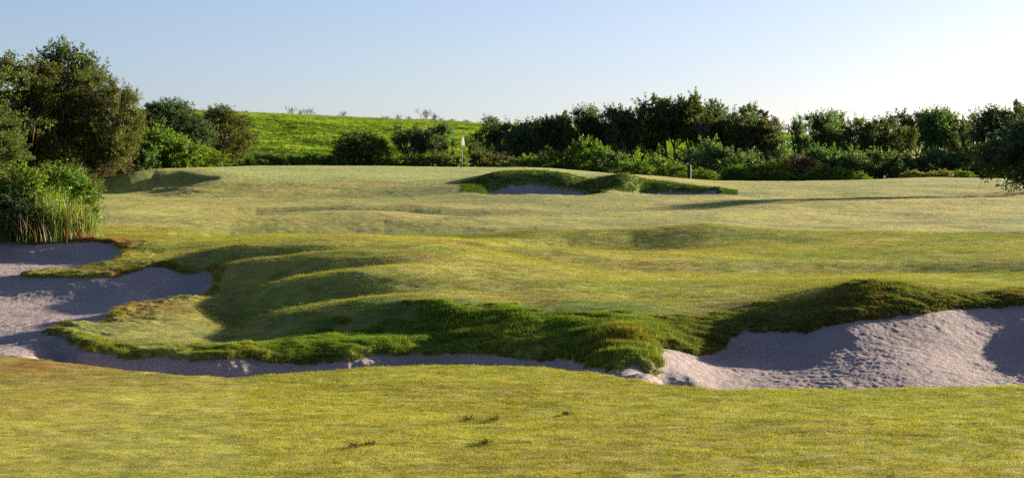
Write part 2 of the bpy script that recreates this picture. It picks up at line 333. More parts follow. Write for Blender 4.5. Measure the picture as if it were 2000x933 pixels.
# ------------------------------------------------------------------ colours of the ground
def blob(px, y, cx, cy, rx, ry): return np.exp(-(((px - cx) / rx) ** 2 + ((y - cy) / ry) ** 2))
def turf_colour(x, y, s):
    px = 1000 + F * x / np.maximum(y, 1.0)
    n1 = fbm(x, y, 2.6, 3, 101, .6); n2 = fbm(x * .45, y, 5.5, 3, 111, .6); n3 = fbm(x, y, .5, 2, 121); n4 = fbm(x * .6, y, .22, 3, 123, .8)[..., None]
    def mix(a, b, t): return a + (np.array(b) - a) * np.clip(t, 0, 1)[..., None]
    straw = np.array([.375, .328, .064]); 
    c = np.ones(x.shape + (3,)) * straw
    c = mix(c, (.22, .25, .04), .42 + .40 * n1 + .32 * n2)
    c = mix(c, (.25, .17, .055), .15 * sstep(.1, .8, n2) + .28 * sstep(.2, .9, fbm(x, y, 1.7, 3, 131, .7)))
    # foreground: yellower green
    fgw = 1 - sstep(0, 1.0, y - yedge(px))
    c = c * (1 - fgw[..., None]) + fgw[..., None] * mix(mix(np.ones(x.shape + (3,)) * np.array([.40, .362, .056]), (.275, .285, .040), (.45 + .25 * n1 + .22 * n2)), (.27, .18, .04), .22 * sstep(.15, .8, fbm(x, y, 2.2, 3, 141, .6)))
    c = mix(c, (.30, .18, .045), fgw * .75 * blob(px, y, -50, 21, 260, 3.5) * (1 + n1))
    # the putting surface
    g = sstep(99, 103, y) * (1 - sstep(136, 142, y)) * sstep(380, 460, px) * (1 - sstep(1080, 1260, px + 6 * n1))
    c = mix(c, (.33, .37, .09), g * .85)
    # lush rough on the banks along the bunker
    ye = yedge(px)
    beyond = sstep(.5, 1.2, y - ye)
    bank = sstep(470, 560, px) * (1 - sstep(1230, 1320, px)) * (1 - sstep(31.2, 32.4, y + .5 * n1)) * beyond
    c = mix(c, (.135, .19, .03), bank * (.8 + .4 * n3))
    c = mix(c, (.30, .20, .04), bank * blob(px, y, 1235, 27.5, 65, 2.2) * (.15 + n3))
    rl = sstep(1230, 1330, px) * np.exp(-(np.maximum(s, 0) / 1.7) ** 4) * beyond
    c = mix(c, (.145, .155, .04), rl * .9); c = mix(c, (.26, .16, .045), rl * .5 * sstep(.1, .9, fbm(x, y, .9, 3, 151, .7)))
    fin = (1 - sstep(430, 520, px)) * (1 - sstep(33.5, 36, y)) * beyond
    c = mix(c, (.17, .19, .04), fin * .6)
    c = mix(c, (.32, .21, .06), blob(px, y, 290, 32.6, 85, 1.7) * beyond * (.65 + .5 * n1))
    c = mix(c, (.32, .20, .05), blob(px, y, 120, 40.6, 130, .9) * (.35 + n3)); c = mix(c, (.30, .17, .05), blob(px, y, 225, 49.5, 60, 3) * (.8 + n3))
    c = mix(c, (.10, .135, .03), .8 * (y > 90) * np.exp(-(np.maximum(s, 0) / 2.2) ** 2))  # shade on the greenside bunker lips, painted in as darker green
    e = np.exp(-(np.maximum(s, 0) / .25) ** 2) * beyond * np.where(y > 60, .3, 1.)
    c = mix(c, (.20, .13, .05), e * .3 * sstep(-.1, .7, n3 + n1))
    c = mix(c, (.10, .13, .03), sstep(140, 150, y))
    c = c * (1 + .16 * n4)
    return np.clip(c, 0.01, .9)
def sand_colour(x, y):
    n = fbm(x, y, 1.4, 4, 161, .6)[..., None]
    return np.array([.335, .265, .240]) * (1 + .10 * n)

# ------------------------------------------------------------------ ground sheet
def geomspace_steps():
    ys = list(np.arange(-14, 2, 2.0)) + list(np.arange(2, 11, .5)) + list(np.arange(11, 19.2, .07)) + list(np.arange(19.2, 31.5, .034))
    y = ys[-1]; st = .034
    while y < 155: 
        st = min(max(st * 1.004, .034), .32); y += (.11 if 86 < y < 99.5 else st); ys.append(y)
    while y < 4500: st *= 1.12; y += st; ys.append(y)
    return np.array(ys)
YS = geomspace_steps()
# columns are rays spreading from a point 1 m behind nothing in particular: x = k * max(y, 9) so that the sheet widens with distance
kf = np.arange(-60, 2061, 2.1); 
ks = np.concatenate([np.arange(-9000, -1200, 600), np.arange(-1200, -60, 20), kf, np.arange(2064, 3300, 20), np.arange(3300, 11000, 600)])
def sheet_x(px, y): return (px - 1000) / F * np.maximum(y, 9.0)
PX, YY = np.meshgrid(ks, YS)
XX = sheet_x(PX, YY)
S = sand_sdf(XX, YY)
ZZ = H(XX, YY, S)
nr, nc = XX.shape
idx = np.arange(nr * nc).reshape(nr, nc)
quads = np.stack([idx[:-1, :-1], idx[:-1, 1:], idx[1:, 1:], idx[1:, :-1]], -1).reshape(-1, 4)
Sf = S.ravel()[quads].mean(1)
V = np.stack([XX, YY, ZZ], -1).reshape(-1, 3)
def sub(mask):
    q = quads[mask]; used = np.unique(q); remap = np.full(len(V), -1, np.int64); remap[used] = np.arange(len(used))
    return V[used], remap[q].ravel(), np.full(len(q), 4), used
v_, f_, l_, used = sub(Sf > 0)
me = mesh_np('ground', v_, f_, l_, [M_TURF], True); add_col(me, turf_colour(v_[:, 0], v_[:, 1], Sf_v if False else S.ravel()[used]))
link('ground', me, kind='structure')
fx = V[quads[:, 0]]
regions = [('bunker_sand', (fx[:, 1] < 60)), ('bunker_sand', (fx[:, 1] > 60) & (fx[:, 0] < -10)),
           ('bunker_sand', (fx[:, 1] > 60) & (fx[:, 0] > -10) & (fx[:, 0] < 5.0)), ('bunker_sand', (fx[:, 1] > 60) & (fx[:, 0] >= 5.0))]
for nm, rm in regions:
    mk = (Sf <= 0) & rm
    if mk.sum() < 4: continue
    v_, f_, l_, used = sub(mk)
    me = mesh_np(nm, v_, f_, l_, [M_SAND], True); add_col(me, sand_colour(v_[:, 0], v_[:, 1]))
    link(nm, me, kind='structure')

# ------------------------------------------------------------------ hill beyond the trees
hp = np.arange(-1500, 3001, 12.0)
ht = np.concatenate([np.linspace(250, 400, 110), np.linspace(402, 560, 20)])
HP, HT = np.meshgrid(hp, ht)
HX = (HP - 1000) / F * HT
def hill_z(x, y):
    px = 1000 + F * x / y
    zc = CAMZ + (HROW - hill_crest_row(px)) / F * HILLY
    t = np.clip((y - 258) / (HILLY - 258), 0, None)
    z = 1.6 + (zc - 1.6) * np.where(t < 1, sstep(-.15, 1.1, t) / sstep(-.15, 1.1, 1.0), 1.0)
    z = z - np.maximum(y - HILLY, 0) * .02
    return z + .35 * fbm(x, y, 22, 3, 171) * (y > 255) + .12 * fbm(x, y, 3, 2, 175) - np.where(y < 258, (258 - y) * .5, 0)
HZ = hill_z(HX, HT)
def hill_colour(x, y):
    n1 = fbm(x, y, 9, 4, 181, .6)[..., None]; n2 = fbm(x, y * .6, 1.6, 3, 185, .7)[..., None]
    return np.clip(np.array([.225, .325, .034]) * (1 + .22 * n1 + .2 * n2) + np.array([.05, .0, .0]) * np.clip(n1, 0, 1), .01, .8)
i2 = np.arange(HX.size).reshape(HX.shape)
hq = np.stack([i2[:-1, :-1], i2[:-1, 1:], i2[1:, 1:], i2[1:, :-1]], -1).reshape(-1, 4)
hv = np.stack([HX, HT, HZ], -1).reshape(-1, 3)
me = mesh_np('hill', hv, hq.ravel(), np.full(len(hq), 4), [M_HILL], True); add_col(me, hill_colour(hv[:, 0], hv[:, 1]))
link('hill', me, kind='structure')

# ------------------------------------------------------------------ grass clumps (instanced on points)
def blade_mesh(name, nb, rad, h0, h1, w, lean, seed, mat, segs=1):
    r = np.random.default_rng(seed)
    vs = []; fs = []; ls = []
    for b in range(nb):
        a = r.uniform(0, 2 * math.pi); q = rad * math.sqrt(r.uniform())
        bx, by = q * math.cos(a), q * math.sin(a)
        h = r.uniform(h0, h1); yaw = r.uniform(0, 2 * math.pi); ln = r.uniform(.1 if lean < 1.3 else .8, lean); la = r.uniform(0, 2 * math.pi)
        dx, dy = math.cos(yaw) * w / 2, math.sin(yaw) * w / 2
        tx, ty = math.cos(la) * math.sin(ln) * h, math.sin(la) * math.sin(ln) * h; tz = math.cos(ln) * h
        k = len(vs)
        if segs == 1:
            vs += [(bx - dx, by - dy, -.005), (bx + dx, by + dy, -.005), (bx + tx, by + ty, tz)]; fs += [k, k + 1, k + 2]; ls.append(3)
        else:
            mx, my, mz = bx + tx * .3, by + ty * .3, tz * .6
            vs += [(bx - dx, by - dy, -.01), (bx + dx, by + dy, -.01), (mx + dx * .8, my + dy * .8, mz), (mx - dx * .8, my - dy * .8, mz), (bx + tx, by + ty, tz)]
            fs += [k, k + 1, k + 2, k + 3, k + 3, k + 2, k + 4]; ls += [4, 3]
    return mesh_np(name, np.array(vs), np.array(fs), np.array(ls), [mat])
def clump_collection(name, specs):
    c = bpy.data.collections.new(name)
    for i, sp in enumerate(specs):
        o = bpy.data.objects.new(name + '_tuft', blade_mesh(name + '_tuft', *sp)); c.objects.link(o)
    return c
def scatter(name, coll, pts, scl, cols, label, cat, normal_tilt=None):
    me = bpy.data.meshes.new(name); me.vertices.add(len(pts)); me.vertices.foreach_set('co', np.asarray(pts, np.float32).ravel())
    at = me.attributes.new('scl', 'FLOAT', 'POINT'); at.data.foreach_set('value', np.asarray(scl, np.float32))
    rot = np.zeros((len(pts), 3), np.float32); rot[:, 2] = RNG.uniform(0, 6.283, len(pts)); rot[:, :2] = RNG.normal(0, .08, (len(pts), 2))
    at = me.attributes.new('rot', 'FLOAT_VECTOR', 'POINT'); at.data.foreach_set('vector', rot.ravel())
    add_col(me, cols)
    me.update()
    g = bpy.data.node_groups.new(name + '_nodes', 'GeometryNodeTree')
    g.interface.new_socket('Geometry', in_out='INPUT', socket_type='NodeSocketGeometry'); g.interface.new_socket('Geometry', in_out='OUTPUT', socket_type='NodeSocketGeometry')
    gi = g.nodes.new('NodeGroupInput'); go = g.nodes.new('NodeGroupOutput')
    ci = g.nodes.new('GeometryNodeCollectionInfo'); ci.inputs['Collection'].default_value = coll; ci.inputs['Separate Children'].default_value = True
    ip = g.nodes.new('GeometryNodeInstanceOnPoints'); ip.inputs['Pick Instance'].default_value = True
    ar = g.nodes.new('GeometryNodeInputNamedAttribute'); ar.data_type = 'FLOAT_VECTOR'; ar.inputs['Name'].default_value = 'rot'
    asx = g.nodes.new('GeometryNodeInputNamedAttribute'); asx.data_type = 'FLOAT'; asx.inputs['Name'].default_value = 'scl'
    m2p = g.nodes.new('GeometryNodeMeshToPoints')
    L = g.links.new
    L(gi.outputs[0], m2p.inputs[0]); L(m2p.outputs[0], ip.inputs['Points']); L(ci.outputs[0], ip.inputs['Instance'])
    L(ar.outputs['Attribute'], ip.inputs['Rotation']); L(asx.outputs['Attribute'], ip.inputs['Scale']); L(ip.outputs[0], go.inputs[0])
    o = link(name, me, kind='stuff', label=label, category=cat)
    md = o.modifiers.new('scatter', 'NODES'); md.node_group = g
    return o
def rand_fan(n_, p0, p1, y0, y1, rng):
    # uniform per area: density ~ y
    y = np.sqrt(rng.uniform(y0 ** 2, y1 ** 2, n_)); px = rng.uniform(p0, p1, n_)
    return (px - 1000) / F * y, y, px

r = np.random.default_rng(21)
c_near = clump_collection('mown', [(60, .10, .010, .022, .0035, 1.45, 31 + k, M_BLADE) for k in range(4)])
c_mid = clump_collection('fairway', [(60, .20, .012, .028, .006, 1.5, 41 + k, M_BLADE) for k in range(4)])
c_rough = clump_collection('rough', [(46, .085, .020, .10, .0055, 1.0, 61 + k, M_BLADE, 2) for k in range(5)])
c_weed = clump_collection('weed', [(60, .08, .02, .065, .014, 1.25, 71 + k, M_BLADE) for k in range(4)])
c_hill = clump_collection('hill', [(34, .55, .25, .7, .09, .8, 81 + k, M_BLADE) for k in range(4)])

def lay(name, coll, x, y, keep, label, cat, s0, s1, tintmul=(1, 1, 1), jit=.18, zoff=0):
    s = sand_sdf(x, y); k = keep(x, y, 1000 + F * x / y, s); x = x[k]; y = y[k]; s = s[k]
    z = H(x, y, s) + zoff
    c = turf_colour(x, y, s) * np.array(tintmul) * (1 + r.normal(0, jit, len(x)))[:, None]
    sc_ = r.uniform(s0, s1, len(x)) * ((.72 + .5 * fbm(x, y, .8, 3, 303, .6)).clip(.4, 1.4) if coll in (c_rough, c_weed) else 1.0) * np.where((1000 + F * x / y < 480) & (y < 31), .65, 1)
    return scatter(name, coll, np.stack([x, y, z], -1), sc_, np.clip(c, .01, .9), label, cat)
x, y, _ = rand_fan(42000, -80, 2080, 11.6, 24.2, r)
lay('short_grass', c_near, x, y, lambda x, y, px, s: (s > .04) & (y < yedge(px) + .4), 'short mown yellow green turf of the near rise in the foreground', 'grass', .7, 1.25)
x, y, _ = rand_fan(75000, -80, 2080, 26, 62, r)
lay('fairway_grass', c_mid, x, y, lambda x, y, px, s: (s > .05) & (y > yedge(px) + 1), 'pale mown fairway turf rolling away beyond the front bunker', 'grass', .7, 1.25)
x, y, _ = rand_fan(150000, 60, 1420, 24, 33.5, r)
def keep_rough(x, y, px, s):
    nn = fbm(x, y, .55, 3, 201, .7)
    top = np.interp(px, [80, 200, 300, 480, 560, 700, 850, 1000, 1150, 1290, 1420], [29.1, 27.5, 27.6, 28.2, 29.6, 30.6, 31.0, 31.0, 30.0, 29.4, 30.2])
    return (s > -.01) & (y > yedge(px) + .8) & (y < top + .5 * nn) & (r.uniform(size=len(x)) < .35 + .65 * sstep(-.3, .4, nn))
lay('rough_grass', c_rough, x, y, keep_rough, 'long lush green grass hanging over the bunker bank', 'grass', .4, 1.05, (1, 1.08, .9), .22)
x, y, _ = rand_fan(90000, 1260, 2120, 26.5, 33.0, r)
def keep_weed(x, y, px, s):
    nn = fbm(x, y, .45, 3, 211, .7)
    top = np.interp(px, [1260, 1354, 1490, 1575, 1640, 1700, 1766, 1813, 2000], [28.8, 29.8, 31.2, 31.2, 30.9, 30.9, 31.0, 31.2, 31.6])
    return (s > -.02) & (y < top + .35 * nn) & (r.uniform(size=len(x)) < .3 + .7 * sstep(-.4, .3, nn))
lay('rough_weeds', c_weed, x, y, keep_weed, 'coarse weedy tufts along the lip of the right bunker', 'grass', .35, .95, (1, 1, .9), .28)
# ragged fringes: far-left sand edges, near crest edge, green-side bunkers
x, y, _ = rand_fan(260000, -60, 560, 28, 55, r)
lay('fringe_grass', c_rough, x, y, lambda x, y, px, s: (s > -.01) & (s < .16 + .1 * fbm(x, y, .4, 2, 3)), 'ragged grass fringe round the left bunker', 'grass', .3, .75, (1, .95, .9), .25)
x, y, _ = rand_fan(160000, -60, 2060, 19, 25, r)
lay('edge_grass', c_rough, x, y, lambda x, y, px, s: (s > -.02) & (s < .14) & (y < yedge(px) + .5) & (r.uniform(size=len(x)) < .25 + .5 * (fbm(x, y, .7, 2, 8) > .1)), 'thin grass blades on the crest in front of the bunker', 'grass', .25, .6, (1.15, 1.1, .9), .2)
x, y, _ = rand_fan(26000, 900, 1440, 86, 103, r)
lay('bunker_lip_grass', c_hill, x, y, lambda x, y, px, s: (s > 0) & (s < 2.6) & (y > 91) , 'shaggy grass on the lips of the two greenside bunkers', 'grass', .05, .13, (.5, .66, .5), .25)  # tint darkens the tufts to paint in the shade of the lips
y = r.uniform(257, 402, 70000); px = r.uniform(150, 1750, 70000); x = (px - 1000) / F * y
hc = hill_colour(x, y) * (1 + r.normal(0, .08, len(x)))[:, None]; tp = sstep(380, 397, y)[:, None]
hc = hc * (1 - .8 * tp) + .8 * tp * np.array([.25, .19, .09])
scatter('hill_grass', c_hill, np.stack([x, y, hill_z(x, y) - .05], -1), r.uniform(.4, .9, len(x)), np.clip(hc, .01, .9), 'tall bright green grass covering the hillside beyond the trees', 'grass')

# ------------------------------------------------------------------ trees, shrubs
M_OAK = mat_leaf('oak_leaves', (.082, .108, .030), .38, .5, .6, .15)
M_OAK2 = mat_leaf('olive_leaves', (.095, .108, .024), .35, .5, .6, .15)
M_DARK = mat_leaf('dark_leaves', (.068, .105, .046), .38, .5, .6, .15)
M_GREEN = mat_leaf('shrub_leaves', (.115, .185, .018), .45, .45, .55, .2)
M_MID = mat_leaf('mid_green_leaves', (.090, .150, .042), .42, .45, .55, .2)
M_YEL = mat_leaf('yellow_leaves', (.20, .21, .03), .42, .4, .45, .4)
M_BRN = mat_leaf('brown_leaves', (.11, .085, .035), .3, .5, .6, .3)
M_BARK = mat_plain('bark', (.11, .095, .08), .9, 8, .4)
M_TWIG = mat_plain('grey_twigs', (.20, .17, .15), .9, 8, .3)
M_MOSS = mat_leaf('hanging_moss', (.17, .13, .085), .3, .4, .8, .1)
M_REED = mat_leaf('reed_blades', (0, 0, 0), .4, .3, .5, .3, attr=True)

class Geo:
    def __init__(s): s.v = []; s.f = []; s.l = []; s.n = 0
    def add(s, v, f, k):
        s.v.append(v); s.f.append((f + s.n).ravel()); s.l.append(np.full(len(f), k)); s.n += len(v)
    def mesh(s, name, mats, smooth=False):
        return mesh_np(name, np.concatenate(s.v), np.concatenate(s.f), np.concatenate(s.l), mats, smooth)
    def tube(s, pts, rad, k=5):
        pts = np.asarray(pts, float); m = len(pts)
        t = np.gradient(pts, axis=0); t /= np.linalg.norm(t, axis=1)[:, None] + 1e-9
        ref = np.array([.31, .87, .2]); a = np.cross(t, ref); a /= np.linalg.norm(a, axis=1)[:, None] + 1e-9; b = np.cross(t, a)
        an = np.arange(k) * 2 * math.pi / k
        ring = a[:, None] * np.cos(an)[None, :, None] + b[:, None] * np.sin(an)[None, :, None]
        v = (pts[:, None] + ring * np.asarray(rad)[:, None, None]).reshape(-1, 3)
        i = np.arange(m - 1)[:, None] * k; j = np.arange(k)[None]
        f = np.stack([i + j, i + (j + 1) % k, i + k + (j + 1) % k, i + k + j], -1).reshape(-1, 4)
        s.add(v, f, 4)
    def leaves(s, c, size, rng, up=.3, aspect=.55):
        m = len(c); nrm = rng.normal(size=(m, 3)); nrm[:, 2] += up; nrm /= np.linalg.norm(nrm, axis=1)[:, None]
        h = rng.normal(size=(m, 3)); a = np.cross(nrm, h); a /= np.linalg.norm(a, axis=1)[:, None] + 1e-9; b = np.cross(nrm, a)
        L = (size * rng.uniform(.65, 1.35, m))[:, None]
        v = np.stack([c - a * L, c + b * L * aspect - a * L * .1, c + a * L, c - b * L * aspect - a * L * .1], 1).reshape(-1, 3)
        s.add(v, np.arange(m * 4).reshape(-1, 4), 4)

def bent(p0, p1, rng, k=6, wob=.08, sag=0.):
    p0 = np.asarray(p0, float); p1 = np.asarray(p1, float); t = np.linspace(0, 1, k)[:, None]; L = np.linalg.norm(p1 - p0)
    o = rng.normal(0, wob * L, (2, 3)); p = p0 + (p1 - p0) * t
    return p + o[0] * np.sin(t * math.pi) + o[1] * .5 * np.sin(t * 2 * math.pi) - np.array([0, 0, sag * L]) * np.sin(t * math.pi)

def tree_proto(name, seed, w, h, ncl=55, lf=13000, size=.075, low=.12, clr=.16, spr=12, up=.35, mat=None, moss=0, trunk_r=.16, spread=1.0, shape='round', fill=.75):
    """thing > trunk, crown (, hanging_moss): leaves grow along twigs around clump centres hung on real limbs"""
    rng = np.random.default_rng(seed)
    nt_ = max(1, int(rng.integers(2, 4))) if shape != 'bush' else 5
    wood = Geo(); leaf = Geo()
    # clump centres
    cs = []
    tries = 0
    lobes = [(rng.uniform(-.32, .32) * w, rng.uniform(-.3, .3) * w, rng.uniform(.62, .86) * h, rng.uniform(.2, .34) * w) for _ in range(5)]
    while len(cs) < ncl and tries < 4000:
        tries += 1
        d = rng.normal(size=3); d /= np.linalg.norm(d); q = rng.uniform(.35, 1) ** .5
        if shape == 'lobes' and rng.uniform() < .7:
            lb = lobes[int(rng.integers(5))]; p = np.array(lb[:3]) + d * q * lb[3] * np.array([1, 1, .8])
        else:
            cz_ = (low + 1) / 2 * h; p = np.array([0, 0, cz_]) + d * q * np.array([w * .42, w * .42, (1 - low) / 2 * h * .9])
            if shape == 'bush': p[2] = low * h + (p[2] - low * h) * .92; p[:2] *= 1.05 - .25 * (p[2] / h)
            else: p[:2] *= np.interp(p[2] / h, [0, .35, .7, 1], [.75, 1.08, 1.0, .8])
        if p[2] < low * h * .8 or p[2] > h * .97: continue
        if cs and min(np.linalg.norm(p - c) for c in cs) < clr * w * .42: continue
        cs.append(p)
    cs = np.array(cs)
    bases = [np.array([rng.normal(0, .05) * w * .3, rng.normal(0, .05) * w * .3, -.3]) for _ in range(nt_)]
    tops = []
    for k, b in enumerate(bases):
        tp = np.array([rng.uniform(-.2, .2) * w, rng.uniform(-.2, .2) * w, h * rng.uniform(.5, .75)])
        pts = bent(b, tp, rng, 8, .05); rad = np.linspace(1, .35, 8) * trunk_r * (1 if shape != 'bush' else .5); rad[0] *= 1.4
        wood.tube(pts, rad, 7); tops.append(pts)
    allp = np.concatenate([t[1:] for t in tops])
    per = lf // len(cs)
    for c in cs:
        cand = allp[allp[:, 2] < c[2] + .1 * h]
        if len(cand) == 0: cand = allp[:2]
        s0 = cand[np.argmin(np.linalg.norm(cand - c, axis=1) + rng.uniform(0, .5, len(cand)))]
        wood.tube(bent(s0, c, rng, 5, .09), np.linspace(.05, .012, 5) * (trunk_r / .16), 4)
        r = clr * w * rng.uniform(.75, 1.25)
        out = c - np.array([0, 0, h * .45]); out /= np.linalg.norm(out) + 1e-6
        ps = []
        for q in range(spr):
            d = rng.normal(size=3) + out * .7 + np.array([0, 0, up]); d /= np.linalg.norm(d); L = r * rng.uniform(.6, 1.5)
            m = per // spr
            t = rng.uniform(.1, 1, m) ** .8
            side = rng.normal(0, .13 * r, (m, 3)) * (1.2 - .8 * t)[:, None]
            ps.append(c + d * (L * t)[:, None] + side - np.array([0, 0, .10]) * r * (t ** 2)[:, None])
            if q % 3 == 0: wood.tube(bent(c, c + d * L * .95, rng, 3, .06), np.array([.012, .008, .004]), 3)
        leaf.leaves(np.concatenate(ps), size, rng)
    root = bpy.data.objects.new(name, None); root.empty_display_size = .5
    kids = [('trunk', wood.mesh(name + '_wood', [M_BARK], True)), ('crown', leaf.mesh(name + '_leaves', [mat or M_OAK]))]
    if moss:
        g = Geo()
        pick = cs[rng.integers(0, len(cs), moss)]
        for c in pick:
            if c[2] > .75 * h: continue
            for q in range(16):
                p = c + rng.normal(0, .09 * w, 3) * [1, 1, .5]; L = rng.uniform(.3, 1.0); wd = rng.uniform(.015, .04)
                a = rng.uniform(0, 6.28); dx = np.array([math.cos(a), math.sin(a), 0]) * wd; e = rng.normal(0, .06, 3)
                v = np.array([p - dx, p + dx, p + dx * .8 + e * .5 - [0, 0, L * .5], p - dx * .8 + e * .5 - [0, 0, L * .5], p + e - [0, 0, L]])
                g.add(v, np.array([[0, 1, 2, 3]]), 4); g.add(v[[3, 2, 4]], np.array([[0, 1, 2]]), 3)
        if g.n: kids.append(('hanging_moss', g.mesh(name + '_moss', [M_MOSS])))
    return dict(name=name, kids=kids, w=w, h=h)

def bare_proto(name, seed, w, h, n0=7, depth=4, r0=.05):
    rng = np.random.default_rng(seed); g = Geo()
    def grow(p, d, L, r, k):
        q = p + d * L; g.tube(bent(p, q, rng, 4, .07), np.linspace(r, r * .6, 4), 4 if k > 2 else 3)
        if k == 0: return
        for _ in range(int(rng.integers(3, 5))):
            nd = d + rng.normal(0, .55, 3); nd[2] += .15; nd /= np.linalg.norm(nd); s = rng.uniform(.45, 1)
            grow(p + (q - p) * s, nd, L * rng.uniform(.5, .8), r * .55, k - 1)
    for _ in range(n0):
        d = np.array([rng.normal(0, .5), rng.normal(0, .5), 1.0]); d /= np.linalg.norm(d)
        grow(np.array([rng.normal(0, .06), rng.normal(0, .06), -.1]), d, .36, .016, depth - 1)
    v = np.concatenate(g.v); v[:, :2] *= w / (np.ptp(v[:, 0]) + 1e-6); v[:, 2] *= h / v[:, 2].max(); g.v = [v]
    g.f = [np.concatenate(g.f)]; g.l = [np.concatenate(g.l)]
    return dict(name=name, kids=[('branches', g.mesh(name + '_branches', [M_TWIG]))], w=w, h=h)

def place(proto, kind, px, y, label, cat, group=None, w=None, h=None, mat=None, rot=None, z=None, sink=.05, tilt=0, kids=None):
    o = bpy.data.objects.new(kind, None); COL.objects.link(o); o.empty_display_size = .5
    x = xpx(px, y)
    if z is None: z = float(H(np.array([x]), np.array([float(y)]))[0])
    sw = (w / proto['w']) if w else 1.0; sh = (h / proto['h']) if h else sw
    o.location = (x, y, z - sink); o.scale = (sw, sw, sh); o.rotation_euler = (0, tilt, RNG.uniform(0, 6.283) if rot is None else rot)
    o['label'] = label; o['category'] = cat
    if group: o['group'] = group
    for nm, me in proto['kids']:
        if kids and nm not in kids: continue
        c = bpy.data.objects.new(nm, me); COL.objects.link(c); c.parent = o
        if nm == 'crown' and mat is not None:
            c.material_slots[0].link = 'OBJECT'; c.material_slots[0].material = mat
    return o
def top_h(row, y, zb): return CAMZ + (HROW - row) / F * y - zb
def gz(px, y): return float(H(np.array([xpx(px, y)]), np.array([float(y)]))[0])

PB = [tree_proto('big_oak', 301 + k, 7.0, 8.0, 120, 64000, .068, .05, .125, 16, .15, M_OAK, moss=22, trunk_r=.24) for k in range(3)]
PO = [tree_proto('oak', 311 + k, 5.2, 6.5, 66, 24000, .072, .10, .15, 12, .3, M_OAK, moss=12, trunk_r=.15, shape='lobes') for k in range(4)]
PS = [tree_proto('open_oak', 321 + k, 4.0, 6.5, 30, 8000, .065, .45, .14, 9, .6, M_OAK, moss=0, trunk_r=.12, shape='lobes') for k in range(3)]
PH = [tree_proto('shrub', 331 + k, 3.4, 2.4, 48, 14000, .052, .04, .15, 12, .8, M_GREEN, trunk_r=.07, shape='bush') for k in range(4)]
PN = bare_proto('bare_shrub', 341, 2.0, 1.8, 7, 4); PN2 = bare_proto('bare_tree', 342, 2.2, 2.6, 4, 5)

oaks = [  # px centre, top row, width px, distance, proto, material, label
 (-150, 60, 420, 104, PB[2], M_OAK, 'huge dark live oak cut off by the left edge of the picture'),
 (20, 104, 250, 108, PB[0], M_OAK2, 'tall olive live oak at the left edge above the leafy bunker bush'),
 (122, 84, 215, 112, PB[1], M_OAK, 'tallest live oak of the left wood with a knobbly dark top'),
 (200, 138, 165, 109, PB[2], M_OAK2, 'moss draped live oak on the right shoulder of the left wood'),
 (330, 192, 180, 124, PB[0], M_DARK, 'dark shaded oak behind the bright shrubs right of the left wood'),
 (428, 206, 150, 128, PB[1], M_OAK2, 'olive oak lit on its right side where the bare hillside begins'),
 (-60, 180, 220, 96, PB[1], M_OAK, 'low mossy live oak half outside the left edge')]
for px, top, wp, y, pr, mt, lb in oaks:
    zb = gz(px, y); place(pr, 'live_oak', px, y, lb, 'oak tree', 'live oaks of the left wood', w=wp / F * y, h=top_h(top, y, zb), mat=mt, z=zb)
mids = [
 (705, 251, 132, 141, PB[2], M_OAK2, 'live_oak', 'broad rounded olive oak alone in front of the bright hillside'),
 (798, 246, 62, 143, PO[0], M_MID, 'young_oak', 'slim dark young oak, left one of the pair before the hill'),
 (851, 240, 82, 143, PO[1], M_DARK, 'young_oak', 'dark young oak, right one of the pair, left of the flagstick'),
 (925, 268, 44, 143, PS[1], M_DARK, 'young_oak', 'small dark oak sapling just right of the white flag')]
for px, top, wp, y, pr, mt, kd, lb in mids:
    zb = gz(px, y); place(pr, kd, px, y, lb, 'tree', 'trees in front of the hill', w=wp / F * y, h=top_h(top, y, zb), mat=mt, z=zb)
belt = [
 (985, 233, 105, 156, 0, M_DARK, 'dark oak at the left end of the middle wood'),
 (1045, 230, 110, 160, 1, M_DARK, 'dark oak second from the left end of the middle wood'),
 (1098, 213, 90, 158, 2, M_OAK, 'oak with two separate knobs of leaves against the sky'),
 (1150, 212, 85, 160, 3, M_OAK, 'narrow dark oak behind the tall yellow green shrub'),
 (1208, 206, 110, 158, 1, M_OAK, 'olive topped oak in the middle wood right of the gap'),
 (1258, 203, 105, 162, 0, M_OAK2, 'olive tinted oak left of the tallest crown of the middle wood'),
 (1318, 182, 125, 160, 2, M_OAK, 'tallest oak of the middle wood with a ragged dark crown'),
 (1395, 207, 120, 164, 3, M_DARK, 'dark oak below the thin leaved tree of the middle wood'),
 (1440, 214, 115, 160, 0, M_OAK, 'oak with sky showing through on the right slope of the middle wood'),
 (1478, 232, 95, 158, 1, M_OAK2, 'brownish oak at the right end of the middle wood'),
 (1540, 262, 90, 170, 2, M_MID, 'low green oak in the dip between the two woods'),
 (1618, 222, 90, 164, 3, M_MID, 'green oak next to the slim leaning tree of the right wood'),
 (1672, 224, 95, 168, 0, M_MID, 'mid green oak in the left half of the right wood'),
 (1722, 228, 100, 162, 1, M_OAK, 'mossy oak before the tallest crown of the right wood'),
 (1782, 208, 115, 170, 2, M_DARK, 'tallest oak of the right wood with an open branching crown'),
 (1840, 216, 100, 168, 3, M_MID, 'pale topped oak right of the tallest of the right wood'),
 (1890, 230, 90, 170, 0, M_MID, 'green oak left of the high tree at the right edge'),
 (1950, 205, 110, 150, 1, M_DARK, 'high dark oak rising behind the near tree at the right edge'),
 (2040, 195, 150, 152, 2, M_DARK, 'dark oak mostly cut off by the right edge')]
for px, top, wp, y, k, mt, lb in belt:
    zb = gz(px, y); place(PO[k], 'oak_tree', px, y, lb, 'oak tree', 'oaks of the far tree belt', w=wp / F * y * 1.12, h=top_h(top, y, zb), mat=mt, z=zb)
